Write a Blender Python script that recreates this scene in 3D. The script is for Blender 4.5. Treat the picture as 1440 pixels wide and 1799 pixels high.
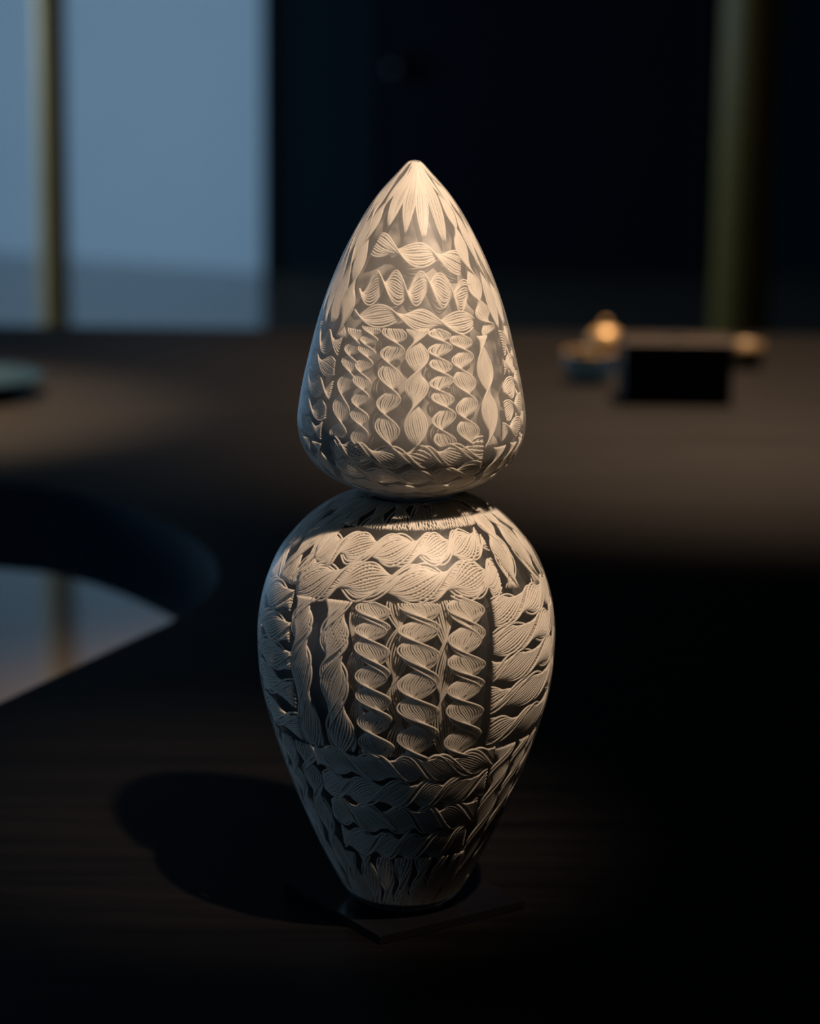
import bpy, bmesh, math
import numpy as np
from mathutils import Vector, Matrix
PI = math.pi
R = math.radians
sc = bpy.context.scene
col = sc.collection
for o in list(bpy.data.objects):
    bpy.data.objects.remove(o)

# ------------------------------------------------------------------ camera
cam_d = bpy.data.cameras.new('camera')
cam = bpy.data.objects.new('camera', cam_d); col.objects.link(cam)
cam_d.sensor_fit = 'VERTICAL'; cam_d.sensor_height = 36; cam_d.lens = 85
cam_d.clip_start = .05; cam_d.clip_end = 60
P, RO = R(12.3), R(0.7)
fwd = Vector((0, math.cos(P), -math.sin(P))); up0 = Vector((0, math.sin(P), math.cos(P))); rt0 = Vector((1, 0, 0))
up = up0*math.cos(RO) - rt0*math.sin(RO); rt = rt0*math.cos(RO) + up0*math.sin(RO)
m = Matrix((rt, up, -fwd)).transposed().to_4x4(); m.translation = (0, -1.5, .585)
cam.matrix_world = m
cam_d.dof.use_dof = True; cam_d.dof.focus_distance = 1.50; cam_d.dof.aperture_fstop = 4.0
sc.camera = cam

# ------------------------------------------------------------------ world, lights, exposure
w = bpy.data.worlds.new('world'); sc.world = w; w.use_nodes = True
w.node_tree.nodes['Background'].inputs[0].default_value = (.10, .22, .38, 1)
w.node_tree.nodes['Background'].inputs[1].default_value = .10
vs = sc.view_settings
vs.view_transform = 'Standard'; vs.look = 'None'; vs.gamma = 1; vs.exposure = 0; vs.use_curve_mapping = False

def aim(o, tgt):
    o.rotation_euler = (Vector(tgt) - o.location).to_track_quat('-Z', 'Y').to_euler()
def spot(name, loc, tgt, power, colr, size, blend, rad):
    d = bpy.data.lights.new(name, 'SPOT'); o = bpy.data.objects.new(name, d); col.objects.link(o)
    d.energy = power; d.color = colr; d.spot_size = R(size); d.spot_blend = blend; d.shadow_soft_size = rad
    o.location = loc; aim(o, tgt); return o
WARM = (1.0, .73, .52)
spot('key_ceiling_spot', (.57, -.75, 1.94), (.01, .0, .350), 295, WARM, 15.5, 1.0, .022)
spot('rear_right_ceiling_spot', (.55, 2.55, 1.92), (.50, 2.36, 0), 500, (1.0, .68, .45), 70, 1.0, .04)
spot('rear_left_ceiling_spot', (-.95, 2.3, 1.92), (-.76, 1.90, 0), 800, (1.0, .69, .44), 30, 1.0, .04)
wd = bpy.data.lights.new('daylight_in_window', 'AREA'); wo = bpy.data.objects.new('daylight_in_window', wd); col.objects.link(wo)
wd.shape = 'RECTANGLE'; wd.size = 4.6; wd.size_y = 1.8; wd.energy = 150; wd.color = (.40, .69, 1.0)
wo.location = (-4.72, 6.2, .28); aim(wo, (0, 6.2, .28))
wd2 = bpy.data.lights.new('cool_fill_in_added_window', 'AREA'); wo2 = bpy.data.objects.new('cool_fill_in_added_window', wd2); col.objects.link(wo2)  # added lamp: cool fill on the left side of vase and stopper
wd2.shape = 'RECTANGLE'; wd2.size = 3.0; wd2.size_y = 1.8; wd2.energy = 26; wd2.color = (.44, .71, 1.0)
wo2.location = (-4.72, -1.7, .28); aim(wo2, (0, -1.7, .28))

# ------------------------------------------------------------------ helpers
ZT, ZF, ZC = -.006, -.756, 1.98          # table top, floor, ceiling (vase base = 0)

def link(name, me, mat=None, parent=None, smooth=False):
    if mat: me.materials.append(mat)
    if smooth: me.polygons.foreach_set('use_smooth', [True]*len(me.polygons))
    o = bpy.data.objects.new(name, me); col.objects.link(o)
    if parent: o.parent = parent
    return o
def from_bm(name, bm, mat=None, parent=None, smooth=False):
    bmesh.ops.recalc_face_normals(bm, faces=bm.faces)
    me = bpy.data.meshes.new(name); bm.to_mesh(me); bm.free()
    return link(name, me, mat, parent, smooth)
def add_box(bm, x0, x1, y0, y1, z0, z1, bev=0):
    r = bmesh.ops.create_cube(bm, size=1)
    for v in r['verts']:
        v.co = Vector(((x0+x1)/2+v.co.x*(x1-x0), (y0+y1)/2+v.co.y*(y1-y0), (z0+z1)/2+v.co.z*(z1-z0)))
    if bev:
        es = list({e for v in r['verts'] for e in v.link_edges})
        bmesh.ops.bevel(bm, geom=es, offset=bev, segments=2, affect='EDGES', profile=.5)
def box(name, b, mat, parent=None, bev=0):
    bm = bmesh.new(); add_box(bm, *b, bev=bev); return from_bm(name, bm, mat, parent)
def lathe(name, prof, mat, parent=None, n=64, loc=None):
    vs_, fs = [], []
    for (r, z) in prof:
        for k in range(n):
            a = 2*PI*k/n; vs_.append((r*math.cos(a), r*math.sin(a), z))
    for i in range(len(prof)-1):
        for k in range(n):
            k2 = (k+1) % n
            fs.append((i*n+k, i*n+k2, (i+1)*n+k2, (i+1)*n+k))
    fs.append(tuple(range(n))); fs.append(tuple(range((len(prof)-1)*n, len(prof)*n))[::-1])
    me = bpy.data.meshes.new(name); me.from_pydata(vs_, [], fs)
    bm = bmesh.new(); bm.from_mesh(me); bmesh.ops.recalc_face_normals(bm, faces=bm.faces); bm.to_mesh(me); bm.free()
    o = link(name, me, mat, parent, True)
    if loc: o.location = loc
    return o
def empty(name, loc, label, cat, group=None):
    o = bpy.data.objects.new(name, None); col.objects.link(o); o.location = loc; o.empty_display_size = .05
    o['label'] = label; o['category'] = cat
    if group: o['group'] = group
    return o
def struct(o, label, cat):
    o['kind'] = 'structure'; o['label'] = label; o['category'] = cat; return o

def mat_new(name):
    m = bpy.data.materials.new(name); m.use_nodes = True
    nt = m.node_tree; nt.nodes.clear()
    out = nt.nodes.new('ShaderNodeOutputMaterial'); return m, nt, out
def principled(name, colr, rough=.5, metal=0, spec=.5, noise=None, stretch=(1, 1, 1), bump=0, scale=8, rough2=None):
    m, nt, out = mat_new(name)
    b = nt.nodes.new('ShaderNodeBsdfPrincipled'); nt.links.new(b.outputs[0], out.inputs[0])
    b.inputs['Base Color'].default_value = (*colr, 1); b.inputs['Roughness'].default_value = rough
    b.inputs['Metallic'].default_value = metal; b.inputs['Specular IOR Level'].default_value = spec
    if noise:
        tc = nt.nodes.new('ShaderNodeTexCoord'); mp = nt.nodes.new('ShaderNodeMapping'); mp.inputs['Scale'].default_value = stretch
        nz = nt.nodes.new('ShaderNodeTexNoise'); nz.inputs['Scale'].default_value = scale; nz.inputs['Detail'].default_value = 6
        nt.links.new(tc.outputs['Object'], mp.inputs[0]); nt.links.new(mp.outputs[0], nz.inputs['Vector'])
        cr = nt.nodes.new('ShaderNodeValToRGB'); cr.color_ramp.elements[0].position = .3; cr.color_ramp.elements[1].position = .7
        cr.color_ramp.elements[0].color = (*colr, 1); cr.color_ramp.elements[1].color = (*noise, 1)
        nt.links.new(nz.outputs[0], cr.inputs[0]); nt.links.new(cr.outputs[0], b.inputs['Base Color'])
        if rough2 is not None:
            mr = nt.nodes.new('ShaderNodeMapRange'); mr.inputs[1].default_value = .3; mr.inputs[2].default_value = .7
            mr.inputs[3].default_value = rough; mr.inputs[4].default_value = rough2
            nt.links.new(nz.outputs[0], mr.inputs[0]); nt.links.new(mr.outputs[0], b.inputs['Roughness'])
        if bump:
            bp = nt.nodes.new('ShaderNodeBump'); bp.inputs['Strength'].default_value = bump; bp.inputs['Distance'].default_value = .002
            nt.links.new(nz.outputs[0], bp.inputs['Height']); nt.links.new(bp.outputs[0], b.inputs['Normal'])
    return m
def clear_glass(name, tint, haze, rough, hazecol=(.8, .8, .78)):
    # thin satin glass: see-through layer with a little milky scatter and a Fresnel sheen
    m, nt, out = mat_new(name); N = nt.nodes.new; L = nt.links.new
    tr = N('ShaderNodeBsdfTransparent'); tr.inputs[0].default_value = (*tint, 1)
    df = N('ShaderNodeBsdfDiffuse'); df.inputs[0].default_value = (*hazecol, 1)
    mx = N('ShaderNodeMixShader'); mx.inputs[0].default_value = haze
    L(tr.outputs[0], mx.inputs[1]); L(df.outputs[0], mx.inputs[2])
    gl = N('ShaderNodeBsdfGlossy'); gl.inputs['Roughness'].default_value = rough
    lw = N('ShaderNodeLayerWeight'); lw.inputs[0].default_value = .5       # Schlick's Fresnel, alike on both faces of the thin wall
    pw = N('ShaderNodeMath'); pw.operation = 'POWER'; pw.inputs[1].default_value = 5; L(lw.outputs['Facing'], pw.inputs[0])
    fr = N('ShaderNodeMath'); fr.operation = 'MULTIPLY_ADD'; fr.inputs[1].default_value = .35; fr.inputs[2].default_value = .035; L(pw.outputs[0], fr.inputs[0])
    m2 = N('ShaderNodeMixShader'); L(fr.outputs[0], m2.inputs[0]); L(mx.outputs[0], m2.inputs[1]); L(gl.outputs[0], m2.inputs[2])
    L(m2.outputs[0], out.inputs[0]); return m

M_table = principled('dark_stained_oak', (.0015, .0014, .0015), .45, spec=.18, noise=(.0046, .0041, .0040), stretch=(1.1, 16, 6), scale=3.2, bump=.08, rough2=.52)
M_edge = principled('matt_edge_window_blue', (.002, .014, .026), .7, spec=.14, noise=(.003, .017, .030), scale=6)  # blue of the window light painted into the table edge
M_floor = principled('polished_grey_floor', (.21, .155, .112), .10, spec=.62, noise=(.24, .18, .13), scale=1.2)
M_white = principled('white_plaster', (.80, .80, .80), .85, spec=.2, noise=(.77, .775, .78), scale=2.0)
M_dark = principled('dark_teal_paint', (.002, .013, .017), .6, spec=.25, noise=(.0025, .015, .019), scale=1.5)
M_door = principled('black_blue_door', (.0006, .003, .009), .6, spec=.2, noise=(.0008, .0036, .010), scale=1.5)
M_ceil = principled('dark_ceiling', (.012, .014, .018), .9, spec=.2)
M_brass = principled('aged_brass', (.90, .52, .20), .55, metal=.2, noise=(.78, .46, .17), scale=20)
M_dullbrass = principled('dull_bronze', (.25, .14, .022), .6, metal=.0, noise=(.21, .12, .02), scale=8)
M_black = principled('black_lacquer', (.004, .004, .005), .35, spec=.4)
M_plate = principled('black_steel', (.006, .006, .008), .22, spec=.6)
M_walnut = principled('walnut_lid', (.010, .006, .0035), .5, spec=.25, noise=(.016, .010, .0055), stretch=(1, 9, 1), scale=9)
M_gold = principled('polished_gold', (.38, .25, .11), .45, metal=.45)
M_dimgold = principled('dull_gold', (.12, .08, .035), .5, metal=.4)
M_dish = principled('slate_blue_glaze', (.003, .015, .029), .6, spec=.06, noise=(.004, .018, .034), scale=12)
def thread_mat():
    m, nt, out = mat_new('milk_white_glass_thread'); N = nt.nodes.new; L = nt.links.new
    b = N('ShaderNodeBsdfDiffuse'); b.inputs[0].default_value = (.84, .80, .73, 1)
    t = N('ShaderNodeBsdfTranslucent'); t.inputs[0].default_value = (.84, .80, .73, 1)
    mx = N('ShaderNodeMixShader'); mx.inputs[0].default_value = .45
    L(b.outputs[0], mx.inputs[1]); L(t.outputs[0], mx.inputs[2]); L(mx.outputs[0], out.inputs[0]); return m
M_thread = thread_mat()
M_shellB = clear_glass('satin_clear_glass', (.97, .97, .97), .14, .50)
M_shellL = clear_glass('satin_smoked_glass', (.95, .95, .95), .028, .46)
M_jar = clear_glass('blue_tinted_glass', (.66, .80, .88), .10, .12, (.5, .62, .7))
M_pane = clear_glass('window_glass', (.96, .98, 1), .0, .02)

def liner_mat(name, c0, c1, p0, p1, scale):
    m, nt, out = mat_new(name); N = nt.nodes.new; L = nt.links.new
    b = N('ShaderNodeBsdfPrincipled'); b.inputs['Roughness'].default_value = .7; b.inputs['Specular IOR Level'].default_value = .2
    tc = N('ShaderNodeTexCoord'); nz = N('ShaderNodeTexNoise'); nz.inputs['Scale'].default_value = scale; nz.inputs['Detail'].default_value = 2
    cr = N('ShaderNodeValToRGB'); cr.color_ramp.elements[0].position = p0; cr.color_ramp.elements[1].position = p1
    cr.color_ramp.elements[0].color = (*c0, 1); cr.color_ramp.elements[1].color = (*c1, 1)
    L(tc.outputs['Object'], nz.inputs['Vector']); L(nz.outputs[0], cr.inputs[0]); L(cr.outputs[0], b.inputs['Base Color']); L(b.outputs[0], out.inputs[0])
    return m
M_linerB = liner_mat('milky_inner_glass', (.012, .013, .015), (.30, .28, .255), .44, .64, 48)
M_linerL = liner_mat('dark_inner_glass', (.003, .004, .006), (.05, .047, .043), .42, .72, 60)

# ------------------------------------------------------------------ the room
bm = bmesh.new(); add_box(bm, -4.6, 4.0, -5, 14, ZF-.1, ZF)
struct(from_bm('floor', bm, M_floor), 'polished grey floor seen beyond and through the notch of the table', 'floor')
bm = bmesh.new(); add_box(bm, -4.6, 4.0, -5, 14, ZC, ZC+.1)
struct(from_bm('ceiling', bm, M_ceil), 'dark ceiling above the room', 'ceiling')
bm = bmesh.new(); add_box(bm, 4.0, 4.1, -5, 14, ZF, ZC)
struct(from_bm('wall_right', bm, M_dark), 'dark side wall on the right of the room', 'wall')
bm = bmesh.new(); add_box(bm, -4.7, 4.1, -5.1, -5, ZF, ZC)
struct(from_bm('wall_front', bm, M_dark), 'dark wall behind the viewer', 'wall')
# left wall: far daylight window, near one added for cool fill
WZ0, WZ1 = -.70, 1.25
WINS = ((3.8, 8.6), (-3.3, -.1))
bm = bmesh.new()
for (y0, y1) in ((-5, -3.3), (-.1, 3.8), (8.6, 14)): add_box(bm, -4.7, -4.6, y0, y1, ZF, ZC)
for (y0, y1) in WINS: add_box(bm, -4.7, -4.6, y0, y1, ZF, WZ0); add_box(bm, -4.7, -4.6, y0, y1, WZ1, ZC)
struct(from_bm('wall_left', bm, M_dark), 'dark side wall on the left with a wide window and an added near one', 'wall')
for wi, (y0, y1) in enumerate(WINS):
    win = bpy.data.objects.new('window_%d' % (wi+1), None); col.objects.link(win); win.location = (-4.65, (y0+y1)/2, WZ0)
    struct(win, ('wide daylight window at the far end of the left wall', 'unseen window added at the near end of the left wall for cool fill')[wi], 'window')
    hw = (y1-y0)/2; hh = WZ1-WZ0
    bm = bmesh.new()
    for y in (-hw, hw-.05): add_box(bm, -.04, .04, y, y+.05, 0, hh)
    for z in (0, hh-.05): add_box(bm, -.04, .04, -hw+.05, hw-.05, z, z+.05)
    from_bm('window_frame', bm, M_black, win)
    for k in (1, 2): box('mullion', (-.03, .03, -hw+k*2*hw/3-.02, -hw+k*2*hw/3+.02, .05, hh-.05), M_black, win)
    for k in range(3):
        box('pane', (-.004, .004, -hw+k*2*hw/3+.03, -hw+(k+1)*2*hw/3-.03, .05, hh-.05), M_pane, win)
# far wall (dark), door, pale partition
bm = bmesh.new(); add_box(bm, -4.6, 4.0, 12.6, 12.7, ZF, ZC); 
struct(from_bm('wall_far', bm, M_dark), 'dark end wall far behind everything', 'wall')
bm = bmesh.new(); add_box(bm, -.70, 4.0, 10.02, 10.14, ZF, ZC)
struct(from_bm('wall_back', bm, M_dark), 'dark teal painted back wall beside the pale partition', 'wall')
# pale wall running back to the left
bm = bmesh.new()
a = Vector((-.715, 9.955)); d = Vector((-2.072+.717, 10.627-9.957)).normalized(); nrm = Vector((d.y, -d.x)) * -1
if nrm.y < 0: nrm = -nrm
b_ = a + d*4.0
q = [a, b_, b_+nrm*.16, a+nrm*.16]
lo = [bm.verts.new((p.x, p.y, ZF)) for p in q]; hi = [bm.verts.new((p.x, p.y, 1.75)) for p in q]
bm.faces.new(lo); bm.faces.new(hi[::-1])
for i in range(4): bm.faces.new((lo[i], lo[(i+1) % 4], hi[(i+1) % 4], hi[i]))
struct(from_bm('wall_partition', bm, M_white), 'pale blue-lit white wall at the left behind the brass pole', 'wall')
door = bpy.data.objects.new('door_1', None); col.objects.link(door); door.location = (.58, 10.02, ZF)
struct(door, 'near-black door in the teal back wall with a round dark knob', 'door')
box('door_leaf', (-.765, .765, -.035, -.002, .01, 2.35), M_door, door, .004)
for x in (-.80, .77): box('door_jamb', (x, x+.03, -.05, -.002, 0, 2.40), M_dark, door)
kb = lathe('door_knob', [(.02, 0), (.022, .03), (.045, .045), (.055, .062), (.045, .082), (.01, .088)], M_black, door, 32)
kb.location = (-.66, -.035, .96); kb.rotation_euler = (R(90), 0, 0)

# brass pole and bronze column between table and wall
pole = empty('brass_pole', (-1.025, 5.4, ZF), 'slim vertical brass pole in front of the pale wall', 'pole')
lathe('shaft', [(.043, .02), (.043, ZC-ZF-.02)], M_brass, pole, 40)
lathe('floor_flange', [(.08, 0), (.08, .008), (.06, .02), (.043, .024)], M_brass, pole, 40)
lathe('ceiling_flange', [(.043, ZC-ZF-.024), (.06, ZC-ZF-.02), (.08, ZC-ZF-.008), (.08, ZC-ZF)], M_brass, pole, 40)
clm = empty('bronze_column', (1.02, 6.0, ZF), 'wide dull bronze column in the dark at the right', 'column')
lathe('shaft', [(.088, .06), (.088, ZC-ZF-.06)], M_dullbrass, clm, 48)
box('base', (-.10, .10, -.10, .10, 0, .06), M_dullbrass, clm, .006)
box('capital', (-.10, .10, -.10, .10, ZC-ZF-.06, ZC-ZF), M_dullbrass, clm, .006)

# ------------------------------------------------------------------ table
def smooth_closed(pts, n=6):
    out = []; N_ = len(pts)
    for i in range(N_):
        p0, p1, p2, p3 = [Vector(pts[(i+k-1) % N_]) for k in range(4)]
        for j in range(n):
            t = j/n
            out.append(.5*((2*p1)+(-p0+p2)*t+(2*p0-5*p1+4*p2-p3)*t*t+(-p0+3*p1-3*p2+p3)*t**3))
    return out
outl = [(-2.1, 2.66), (-1.2, 2.70), (0, 2.705), (.9, 2.70), (1.7, 2.62), (2.05, 2.2), (2.1, 1.2), (2.0, 0), (1.7, -.6), (.9, -.88), (0, -.95), (-.5, -.86),
        (-.70, -.55), (-.62, -.2), (-.475, .13), (-.341, .441), (-.267, .613), (-.216, .731), (-.199, .804), (-.195, .886), (-.205, .965), (-.227, 1.038), (-.265, 1.12),
        (-.343, 1.236), (-.42, 1.312), (-.492, 1.341), (-.75, 1.42), (-1.3, 1.46), (-2.0, 1.44), (-2.3, 1.6), (-2.4, 2.05), (-2.35, 2.5)]
ol = smooth_closed(outl, 5)
tab = empty('table', (0, 1.0, ZF), 'large dark stained wood table with a curved notch, carrying the glass vase', 'table')
bm = bmesh.new(); TH = .105
tv = [bm.verts.new((p.x, p.y-1.0, ZT-ZF)) for p in ol]
bv = [bm.verts.new((p.x, p.y-1.0, ZT-ZF-TH)) for p in ol]
ft = bm.faces.new(tv); bm.faces.new(bv[::-1]); n_ = len(ol)
for i in range(n_): bm.faces.new((tv[i], tv[(i+1) % n_], bv[(i+1) % n_], bv[i]))
bmesh.ops.bevel(bm, geom=[e for e in bm.edges if e.verts[0] in tv and e.verts[1] in tv], offset=.004, segments=2, affect='EDGES', profile=.5)
tt = from_bm('table_top', bm, M_table, tab)
tt.data.materials.append(M_edge)                                  # matt edge, with the window's blue cast put into its colour
for pg in tt.data.polygons:
    if abs(pg.normal.z) < .3: pg.material_index = 1
for (x, y) in ((1.35, -.9), (1.35, .9), (.3, -.9), (-1.7, 1.05)):
    box('leg', (x-.05, x+.05, y-.25, y+.25, 0, ZT-ZF-TH), M_table, tab, .006)

# ------------------------------------------------------------------ steel plate under the vase
plate = bpy.data.meshes.new('display_plate')
A, B, Cc = Vector((-.0816, .0227)), Vector((-.0154, -.0709)), Vector((.0784, -.0069)); Dd = A+Cc-B
cen = (A+B+Cc+Dd)/4
bm = bmesh.new()
lo = [bm.verts.new((p.x-cen.x, p.y-cen.y, 0)) for p in (A, B, Cc, Dd)]; hi = [bm.verts.new((p.x-cen.x, p.y-cen.y, -ZT)) for p in (A, B, Cc, Dd)]
bm.faces.new(lo[::-1]); bm.faces.new(hi)
for i in range(4): bm.faces.new((lo[i], lo[(i+1) % 4], hi[(i+1) % 4], hi[i]))
bmesh.ops.bevel(bm, geom=list(bm.edges), offset=.0006, segments=2, affect='EDGES', profile=.5)
pl = from_bm('display_plate', bm, M_plate); pl.location = (cen.x, cen.y, ZT)
pl['label'] = 'thin square black metal plate under the glass vase'; pl['category'] = 'plate'

# ------------------------------------------------------------------ the two glass pieces
BUD = [(.0006,.4798),(.0045,.4785),(.0106,.472),(.0221,.4591),(.0329,.4428),(.0454,.4185),(.0566,.3895),(.0649,.3583),(.0703,.3323),(.0717,.3139),(.0674,.2986),(.0572,.2864),(.0404,.2767),(.0192,.2686),(.0008,.2668)]
LOW = [(.0008,.2640),(.016,.2655),(.0235,.2690),(.0300,.2705),(.0378,.2692),(.0492,.2644),(.0622,.2554),(.0729,.2444),(.082,.2322),(.0888,.2167),(.0934,.1996),(.0954,.1781),(.0933,.1486),(.0869,.1223),(.078,.0946),(.0669,.0659),(.0537,.0362),(.0405,.0112),(.0355,.0050),(.031,.0014),(.026,0)]
class Surf:
    def __init__(s, prof, z0):
        p = np.array(prof); p[:, 1] -= z0
        pm = np.vstack([2*p[0]-p[1], p, 2*p[-1]-p[-2]]); out = []
        for i in range(len(p)-1):
            p0, p1, p2, p3 = pm[i:i+4]; t = np.linspace(0, 1, 14, endpoint=False)[:, None]
            out.append(.5*((2*p1)+(-p0+p2)*t+(2*p0-5*p1+4*p2-p3)*t*t+(-p0+3*p1-3*p2+p3)*t**3))
        d = np.vstack(out+[p[-1:]]); d[:, 0] = np.maximum(d[:, 0], 2e-4)
        s.d = d; s.s = np.concatenate([[0], np.cumsum(np.hypot(*np.diff(d, axis=0).T))])
        t = np.gradient(d, s.s, axis=0); t /= np.linalg.norm(t, axis=1)[:, None]
        s.n = np.stack([-t[:, 1], t[:, 0]], -1)          # outward (r, z)
        s.z0 = z0
    def at(s, phi, S, dep):
        r = np.interp(S, s.s, s.d[:, 0]); z = np.interp(S, s.s, s.d[:, 1])
        nr = np.interp(S, s.s, s.n[:, 0]); nz = np.interp(S, s.s, s.n[:, 1])
        rr = np.maximum(r-dep*nr, .0004); zz = z-dep*nz
        return np.stack([rr*np.sin(phi), -rr*np.cos(phi), zz], -1)
    def normal(s, phi, S):
        nr = np.interp(S, s.s, s.n[:, 0]); nz = np.interp(S, s.s, s.n[:, 1])
        return np.stack([nr*np.sin(phi), -nr*np.cos(phi), nz], -1)
    def rad(s, S): return np.interp(S, s.s, s.d[:, 0])

def catmull(pts, t):
    p = np.array(pts, float)
    if len(p) == 2: return p[0]+(p[1]-p[0])*t[:, None]
    pm = np.vstack([2*p[0]-p[1], p, 2*p[-1]-p[-2]]); n = len(p)-1
    u = np.clip(t*n, 0, n-1e-9); i = u.astype(int); f = (u-i)[:, None]
    p0, p1, p2, p3 = pm[i], pm[i+1], pm[i+2], pm[i+3]
    return .5*((2*p1)+(-p0+p2)*f+(2*p0-5*p1+4*p2-p3)*f*f+(-p0+3*p1-3*p2+p3)*f**3)

def tubes(sf, PH, SS, DP, rt, K):
    X = sf.at(PH, SS, DP); Nn = sf.normal(PH, SS)
    T = np.gradient(X, axis=1); T /= np.linalg.norm(T, axis=2, keepdims=True)+1e-12
    Bn = np.cross(T, Nn); Bn /= np.linalg.norm(Bn, axis=2, keepdims=True)+1e-12
    N2 = np.cross(Bn, T)
    nt_, ns = PH.shape
    ang = np.arange(K)*2*PI/K
    V = X[:, :, None, :]+rt*(np.cos(ang)[None, None, :, None]*Bn[:, :, None, :]+np.sin(ang)[None, None, :, None]*N2[:, :, None, :])
    idx = np.arange(nt_*ns*K).reshape(nt_, ns, K)
    a = idx[:, :-1]; b = idx[:, 1:]
    F = np.stack([a, np.roll(a, -1, 2), np.roll(b, -1, 2), b], -1).reshape(-1, 4)
    c0 = idx[:, 0, ::-1].reshape(-1, K); c1 = idx[:, -1].reshape(-1, K)
    return V.reshape(-1, 3), F, np.vstack([c0, c1])

rng = np.random.default_rng(5)
def cane(sf, root, path, w_mm, kind, N, turns, ph=0., rt=.52, d0=.25, wedge=False, K=5, flat=.15, hand=1, waist=.42):
    """one glass cane: a bundle of white threads twisted together, fused into the wall of the vessel"""
    ns = int(max(26, 26*abs(turns)))
    t = np.linspace(0, 1, ns); pp = catmull(path, t); phi = np.radians(pp[:, 0]); S = pp[:, 1]/1000
    w = np.full(ns, w_mm/2000)
    if wedge: w = w*np.clip(sf.rad(S)/sf.rad(S).max(), .04, 1)
    rr = np.maximum(sf.rad(S), .002)
    du = np.gradient(phi)*rr; ds = np.gradient(S); l = np.hypot(du, ds)+1e-12
    lu, ls = ds/l, -du/l                                   # lateral direction on the surface
    wob = rng.uniform(-.25, .25)
    th = hand*2*PI*turns*(t+.012*np.sin(2*PI*t*1.7+wob*9))+ph
    A_, X_, Y_ = [], [], []
    def band(ths, off, n, c):
        a = np.linspace(-1, 1, n)[:, None]
        X_.append(a*np.cos(ths+off)-c*(1-a*a)*np.sin(ths+off)); Y_.append(a*np.sin(ths+off)+c*(1-a*a)*np.cos(ths+off))
    if kind == 'R': band(th, 0, N, .30)
    elif kind == 'D':
        band(th, 0, N, waist); band(th, .62, N-3, -.83*waist)
    elif kind == 'S':
        f = np.linspace(-.95, .95, N)[:, None]; X_.append(f*np.cos(th)-.26*np.sin(th)); Y_.append(f*np.sin(th)+.26*np.cos(th))
    elif kind == 'Q':
        f = np.linspace(-.95, .95, N)[:, None]; X_.append(f*np.cos(th)-.27*np.sin(th)); Y_.append(f*np.sin(th)+.27*np.cos(th))
        f = np.linspace(-.8, .8, N-4)[:, None]; X_.append(f*np.cos(th+.6)-.15*np.sin(th+.6)); Y_.append(f*np.sin(th+.6)+.15*np.cos(th+.6)-.5)
    X = np.vstack(X_); Y = np.vstack(Y_)
    X = X+rng.normal(0, .018, (X.shape[0], 1))
    x = X*w; dep = d0/1000+rt/1000+flat*w*(1-Y)
    PH = phi+x*lu/rr; SS = S+x*ls
    thin = np.clip(w/w.max(), .35, 1).mean() if wedge else 1
    V, F, caps = tubes(sf, PH, SS, dep, rt/1000*thin, K)
    me = bpy.data.meshes.new('glass_cane')
    nv, nf, nc = len(V), len(F), len(caps)
    me.vertices.add(nv); me.vertices.foreach_set('co', V.astype(np.float32).ravel())
    loops = np.concatenate([F.ravel(), caps.ravel()]).astype(np.int32)
    me.loops.add(len(loops)); me.loops.foreach_set('vertex_index', loops)
    me.polygons.add(nf+nc)
    st = np.concatenate([np.arange(nf)*4, nf*4+np.arange(nc)*K]).astype(np.int32)
    me.polygons.foreach_set('loop_start', st)
    me.update(calc_edges=True); me.polygons.foreach_set('use_smooth', np.ones(nf+nc, bool)); me.validate()
    return link('glass_cane', me, M_thread, root)

def vessel(root, sf, shell, liner_m, inset):
    n = 128
    lathe('glass_body', [tuple(q) for q in sf.d[::2]], shell, root, n)
    off = sf.d-inset*sf.n; ok = (off[:, 0] > .001)
    o = off[ok]
    lathe('inner_wall', [tuple(q) for q in o[::3]], liner_m, root, 96)

def halfturn(root):
    """the pattern repeats on the far side of the vessel: copies of the canes, turned by 180 degrees"""
    for ch in list(root.children):
        if ch.name.startswith('glass_cane'):
            c = ch.copy(); col.objects.link(c); c.parent = root; c.rotation_euler = (0, 0, PI)

# --- upper piece: pointed stopper
sB = Surf(BUD, .2668)
bud = empty('glass_stopper', (.0003, 0, .2668), 'pointed drop-shaped white and clear latticed glass top resting on the vase', 'glass stopper')
vessel(bud, sB, M_shellB, M_linerB, .0068)
cB = lambda path, w_, kind, N, turns, **k: cane(sB, bud, path, w_, kind, N, turns, **k)
for p, s1, ph in ((-26, 51, .3), (-6, 55, .9), (13, 57.5, .6), (34, 61, 1.2)):
    cB([(p*.6+4, 2.5), (p*.95, 28), (p, s1)], 13.5, 'S', 11, .46, ph=-1.42+.1*ph, wedge=True, rt=.52)
cB([(38, 3), (52, 40), (48.5, 66), (50.5, 90), (52, 108), (54.5, 120)], 15, 'R', 13, 2.6, ph=.4, wedge=True, rt=.6, hand=-1)
cB([(-24, 3), (-47, 36), (-50, 60), (-49, 94), (-47.5, 123)], 13, 'R', 12, 2.2, ph=1.0, wedge=True, rt=.55)
for i, p in enumerate((66, 80, 94, 108, 121)):
    cB([(p-6, 3), (p-2, 50), (p, 119-2*i*.5)], 13, 'R', 12, 1.7, ph=.7*i, wedge=True, rt=.52, hand=-1)
cB([(-37.5, 62.5), (-16, 65), (4, 68.5), (24, 71.5), (41.5, 75)], 15.5, 'R', 10, 1.12, ph=-.35, rt=.58)
cB([(-41, 91), (-20, 89), (2, 89), (24, 91), (43, 96)], 22, 'S', 12, 2.5, ph=1.2, rt=.46, d0=.9, flat=.2)
cB([(-40, 108), (-20, 107.5), (2, 109), (22, 110.5), (41, 112.5)], 13.5, 'R', 10, 1.55, ph=1.0, rt=.56)
cB([(-36.5, 117), (-38, 144), (-40.5, 184)], 14, 'S', 10, 2.7, ph=.5, rt=.42, hand=-1, d0=.9)
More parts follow.
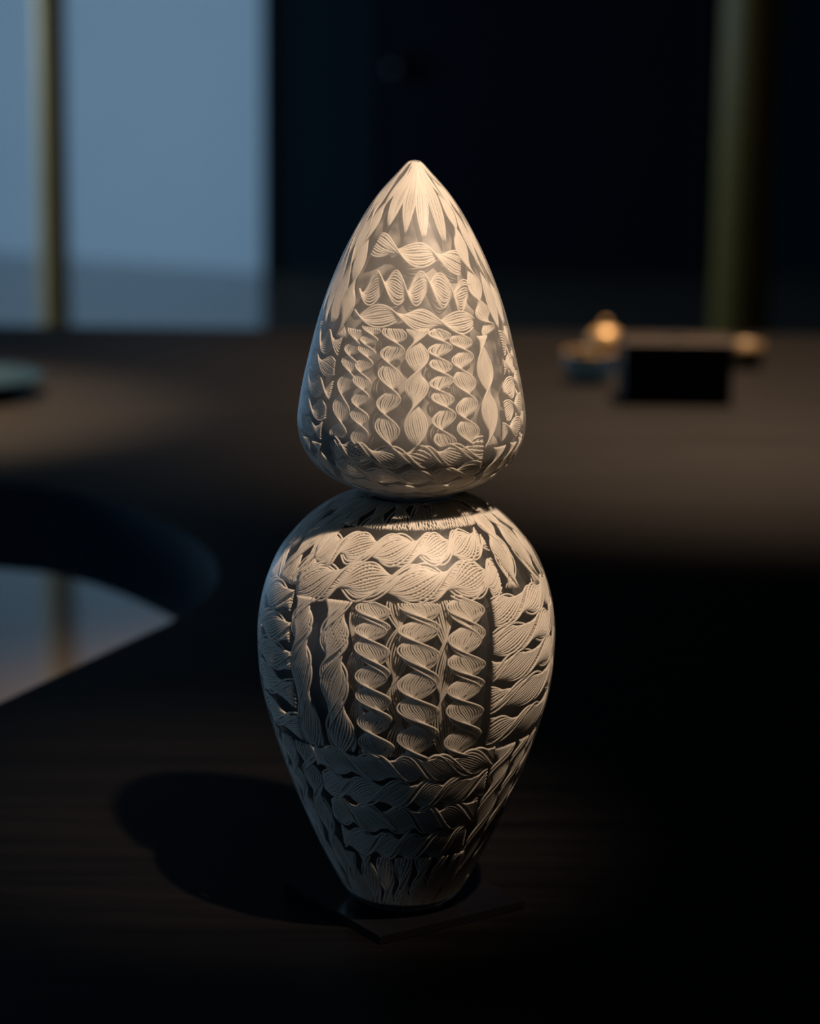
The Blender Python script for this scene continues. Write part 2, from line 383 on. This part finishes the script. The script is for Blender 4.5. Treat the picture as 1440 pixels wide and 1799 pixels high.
cB([(-26, 115), (-28, 144), (-26.5, 186.5)], 12.5, 'S', 9, 3.7, ph=0, rt=.46, hand=-1, d0=.3)
cB([(-11, 115), (-12, 146), (-12.2, 187)], 15.5, 'S', 10, 2.4, ph=.6, rt=.46, hand=-1, d0=.5)
cB([(3.1, 115), (2.5, 146), (2.1, 186.5)], 14, 'R', 11, 1.75, ph=.15, rt=.60)
cB([(16.4, 115), (16, 146), (17, 186.5)], 15, 'S', 11, 3.4, ph=1.4, rt=.48, hand=-1, d0=.3)
cB([(30.5, 115), (30, 146), (30, 186.5)], 16, 'S', 11, 2.6, ph=2.2, rt=.46, hand=-1, d0=.8)
cB([(46, 121), (43.8, 156), (44.7, 190)], 13, 'R', 11, 1.3, ph=.9, rt=.60)
for i, (p0, p1, s0, s1, w_) in enumerate(((66, 133, 128, 128, 15), (62, 132, 142.5, 142, 12), (58, 132, 156, 156, 13), (56.5, 130, 169, 169.5, 12.5), (53, 128, 181.5, 182, 12))):
    cB([(p0, s0), ((p0+p1)/2, (s0+s1)/2-1), (p1, s1)], w_, 'R', 10, 1.9+.13*i, ph=.8*i, rt=.52, d0=.4)
cB([(-42, 191), (-20, 194), (0, 194), (19, 193), (39, 189.5)], 15.5, 'D', 9, 2.4, ph=.4, rt=.48)
cB([(-44, 203), (-22, 209), (0, 210), (21, 208), (40, 202)], 13, 'D', 9, 2.4, ph=1.2, rt=.52, d0=.2, flat=.08)
cB([(-46, 217), (-22, 224), (0, 226), (22, 224), (42, 216)], 13, 'D', 9, 2.1, ph=.2, rt=.52, d0=.2, flat=.08)
cB([(-50, 234), (-22, 241), (0, 243), (22, 241), (50, 234)], 13, 'D', 8, 1.6, ph=.2, rt=.52, d0=.2, flat=.08)
for i, p in enumerate((52, 66, 80, 94, 108, 122)):
    cB([(p, 191), (p+1, 215), (p+2, 252)], 13, 'R', 11, 1.2, ph=.6*i+.5, rt=.5, d0=.5, wedge=True)
halfturn(bud)

# --- lower piece: tall egg-shaped vase
sL = Surf(LOW, 0)
vase = empty('glass_vase', (-.0014, 0, 0), 'tall egg-shaped white and clear latticed glass vase standing on the black plate', 'vase')
vessel(vase, sL, M_shellL, M_linerL, .0075)
cL = lambda path, w_, kind, N, turns, **k: cane(sL, vase, path, w_, kind, N, turns, **{**dict(rt=.66, K=5, flat=.085), **k})
for i, p in enumerate((-41, -23.5, -6, 11.8, 28.5, 43)):
    cL([(p, 22), (p, 40), (p, 59)], 19, 'D', 12, .42, ph=.5*i-1.0, wedge=True)
cL([(-50.5, 26), (-50, 44), (-50.7, 78), (-51.8, 108)], 19, 'D', 13, 1.3, ph=1.3, wedge=True, d0=.4)
cL([(54, 26), (58, 50), (55, 75), (50.5, 107)], 19, 'D', 13, 1.5, ph=.8, wedge=True, hand=-1)
for i, p in enumerate((71.5, 88, 103)):
    cL([(p+2, 26), (p, 60), (p, 111)], 22, 'D', 13, 1.4, ph=.9*i, wedge=True, hand=-1)
cL([(121, 26), (119, 60), (117, 108)], 20, 'D', 13, 1.4, ph=.4, wedge=True)
cL([(-50.5, 83), (-36, 76), (-14.4, 74.5), (6, 73.5), (25.5, 73), (46, 70.5)], 24, 'D', 14, 2.55, ph=1.2, hand=-1)
cL([(-53, 106), (-29, 97.5), (-7.6, 97.5), (13.6, 96.5), (35, 96.5), (44, 98)], 26, 'D', 15, 2.3, ph=.9, hand=-1)
cL([(-45.7, 113), (-44, 148), (-40.7, 209)], 17.5, 'D', 13, 1.55, ph=.3, d0=.5, waist=.6)
cL([(-28.7, 111), (-28.3, 155), (-25.8, 209)], 19.5, 'D', 13, 1.6, ph=.2, d0=.4, waist=.55)
cL([(-13.4, 110), (-12.4, 155), (-11.3, 211)], 22.5, 'Q', 13, 3.4, ph=1.0, rt=.60, hand=-1, flat=.10)
cL([(5.4, 110), (4.9, 155), (5.6, 211)], 26.5, 'Q', 15, 2.9, ph=.2, rt=.62, hand=-1, flat=.10)
cL([(24.7, 106), (23.4, 157), (24.1, 211)], 25.5, 'Q', 14, 3.2, ph=2.0, rt=.62, hand=-1, flat=.10)
for p, w_, tn in ((-20.0, 12, 1.5), (-3.5, 15, 1.7), (15, 14, 1.4)):      # canes lying deeper, behind the gaps
    cL([(p, 108), (p, 160), (p+1, 213)], w_, 'R', 9, tn, ph=p, d0=5.2, flat=.04, rt=.5)
for i, (p0, p1, s0, s1) in enumerate(((36.5, 126.5, 119, 118), (35, 129, 138, 138), (34.5, 131, 156, 156), (34.5, 132, 175, 176), (35.5, 133, 197, 199))):
    cL([(p0, s0), ((p0+p1)/2-10, s0-1.5), ((p0+p1)/2+10, s0-1.5), (p1, s1)], 18.5, 'D', 12, 2.4+.12*(i % 3), ph=.7*i+.3, hand=-1, waist=.6)
for j, (sv, a, w_, tn) in enumerate(((218.5, 41, 19, 2.75), (238, 40, 20, 2.7), (259, 39, 21.5, 2.6), (281, 37.5, 21, 2.5))):
    cL([(-a, sv-3), (-a*.5, sv-.5), (1, sv), (a*.5, sv-.5), (a, sv-3)], w_, 'D', 14, tn, ph=.6*j+.4, hand=-1 if j % 2 else 1, flat=.04, rt=.7, waist=.62)
for i in range(7):
    p = -38+12.7*i
    cL([(p, 291), (p, 312), (p, 336)], 10.5, 'D', 9, .6, ph=.8*i, rt=.5, flat=.07)
for i, p in enumerate((48, 62, 76, 90, 104, 118, 132)):
    cL([(p, 211), (p, 260), (p, 336)], 19, 'D', 13, 2.1, ph=.9*i, wedge=True, d0=.4, flat=.08)
halfturn(vase)

# ------------------------------------------------------------------ small things on the table, out of focus
bx = empty('box', (.386, 2.035, ZT), 'small black box with a brown wooden lid on the table', 'box')
box('body', (-.080, .080, -.06, .03, 0, .080), M_black, bx, .003)
box('lid', (-.083, .083, -.063, .033, .0805, .090), M_walnut, bx, .003)
box('lid_knob', (-.012, .012, -.021, -.009, .090, .0945), M_walnut, bx, .002)
pot = empty('brass_pot', (.308, 2.33, ZT), 'round shiny gold pot with a knobbed lid left of the black box', 'pot')
pot.scale = (.92, .92, .76)
lathe('body', [(.018, 0), (.022, .003), (.029, .016), (.033, .032), (.033, .045), (.031, .052)], M_gold, pot, 48)
lathe('lid', [(.032, .0525), (.0315, .058), (.026, .070), (.016, .079), (.005, .083)], M_gold, pot, 48)
lathe('lid_knob', [(.003, .082), (.006, .087), (.0075, .092), (.005, .097), (.001, .098)], M_gold, pot, 24)
jar = empty('glass_bowl', (.272, 2.17, ZT), 'small blue-tinted glass bowl in front of the gold pot', 'bowl')
lathe('bowl_wall', [(.018, .001), (.028, .004), (.037, .016), (.040, .030), (.038, .044), (.0355, .044), (.0375, .030), (.0345, .018), (.026, .008), (.016, .006)], M_jar, jar, 48)
lathe('foot', [(.020, 0), (.021, .002), (.018, .0045)], M_jar, jar, 48)
lathe('rim_band', [(.0382, .0435), (.0392, .0445), (.0388, .0465), (.0352, .0465), (.0350, .0445), (.0355, .0435)], M_gold, jar, 48)
cup = empty('brass_cup', (.532, 2.33, ZT), 'low gold cup standing right of the black box', 'cup')
lathe('cup_wall', [(.020, .001), (.024, .004), (.028, .018), (.030, .040), (.0285, .040), (.0265, .018), (.022, .007), (.010, .006)], M_dimgold, cup, 48)
lathe('foot', [(.022, 0), (.022, .002), (.018, .004)], M_dimgold, cup, 48)
dish = empty('dish', (-.645, 1.98, ZT), 'shallow slate-blue dish on the far left of the table', 'dish')
lathe('dish_wall', [(.045, .002), (.07, .007), (.098, .020), (.110, .026), (.109, .029), (.096, .025), (.066, .012), (.03, .008), (.005, .0075)], M_dish, dish, 72)
lathe('foot_ring', [(.05, 0), (.05, .004), (.044, .004), (.044, 0)], M_dish, dish, 48)
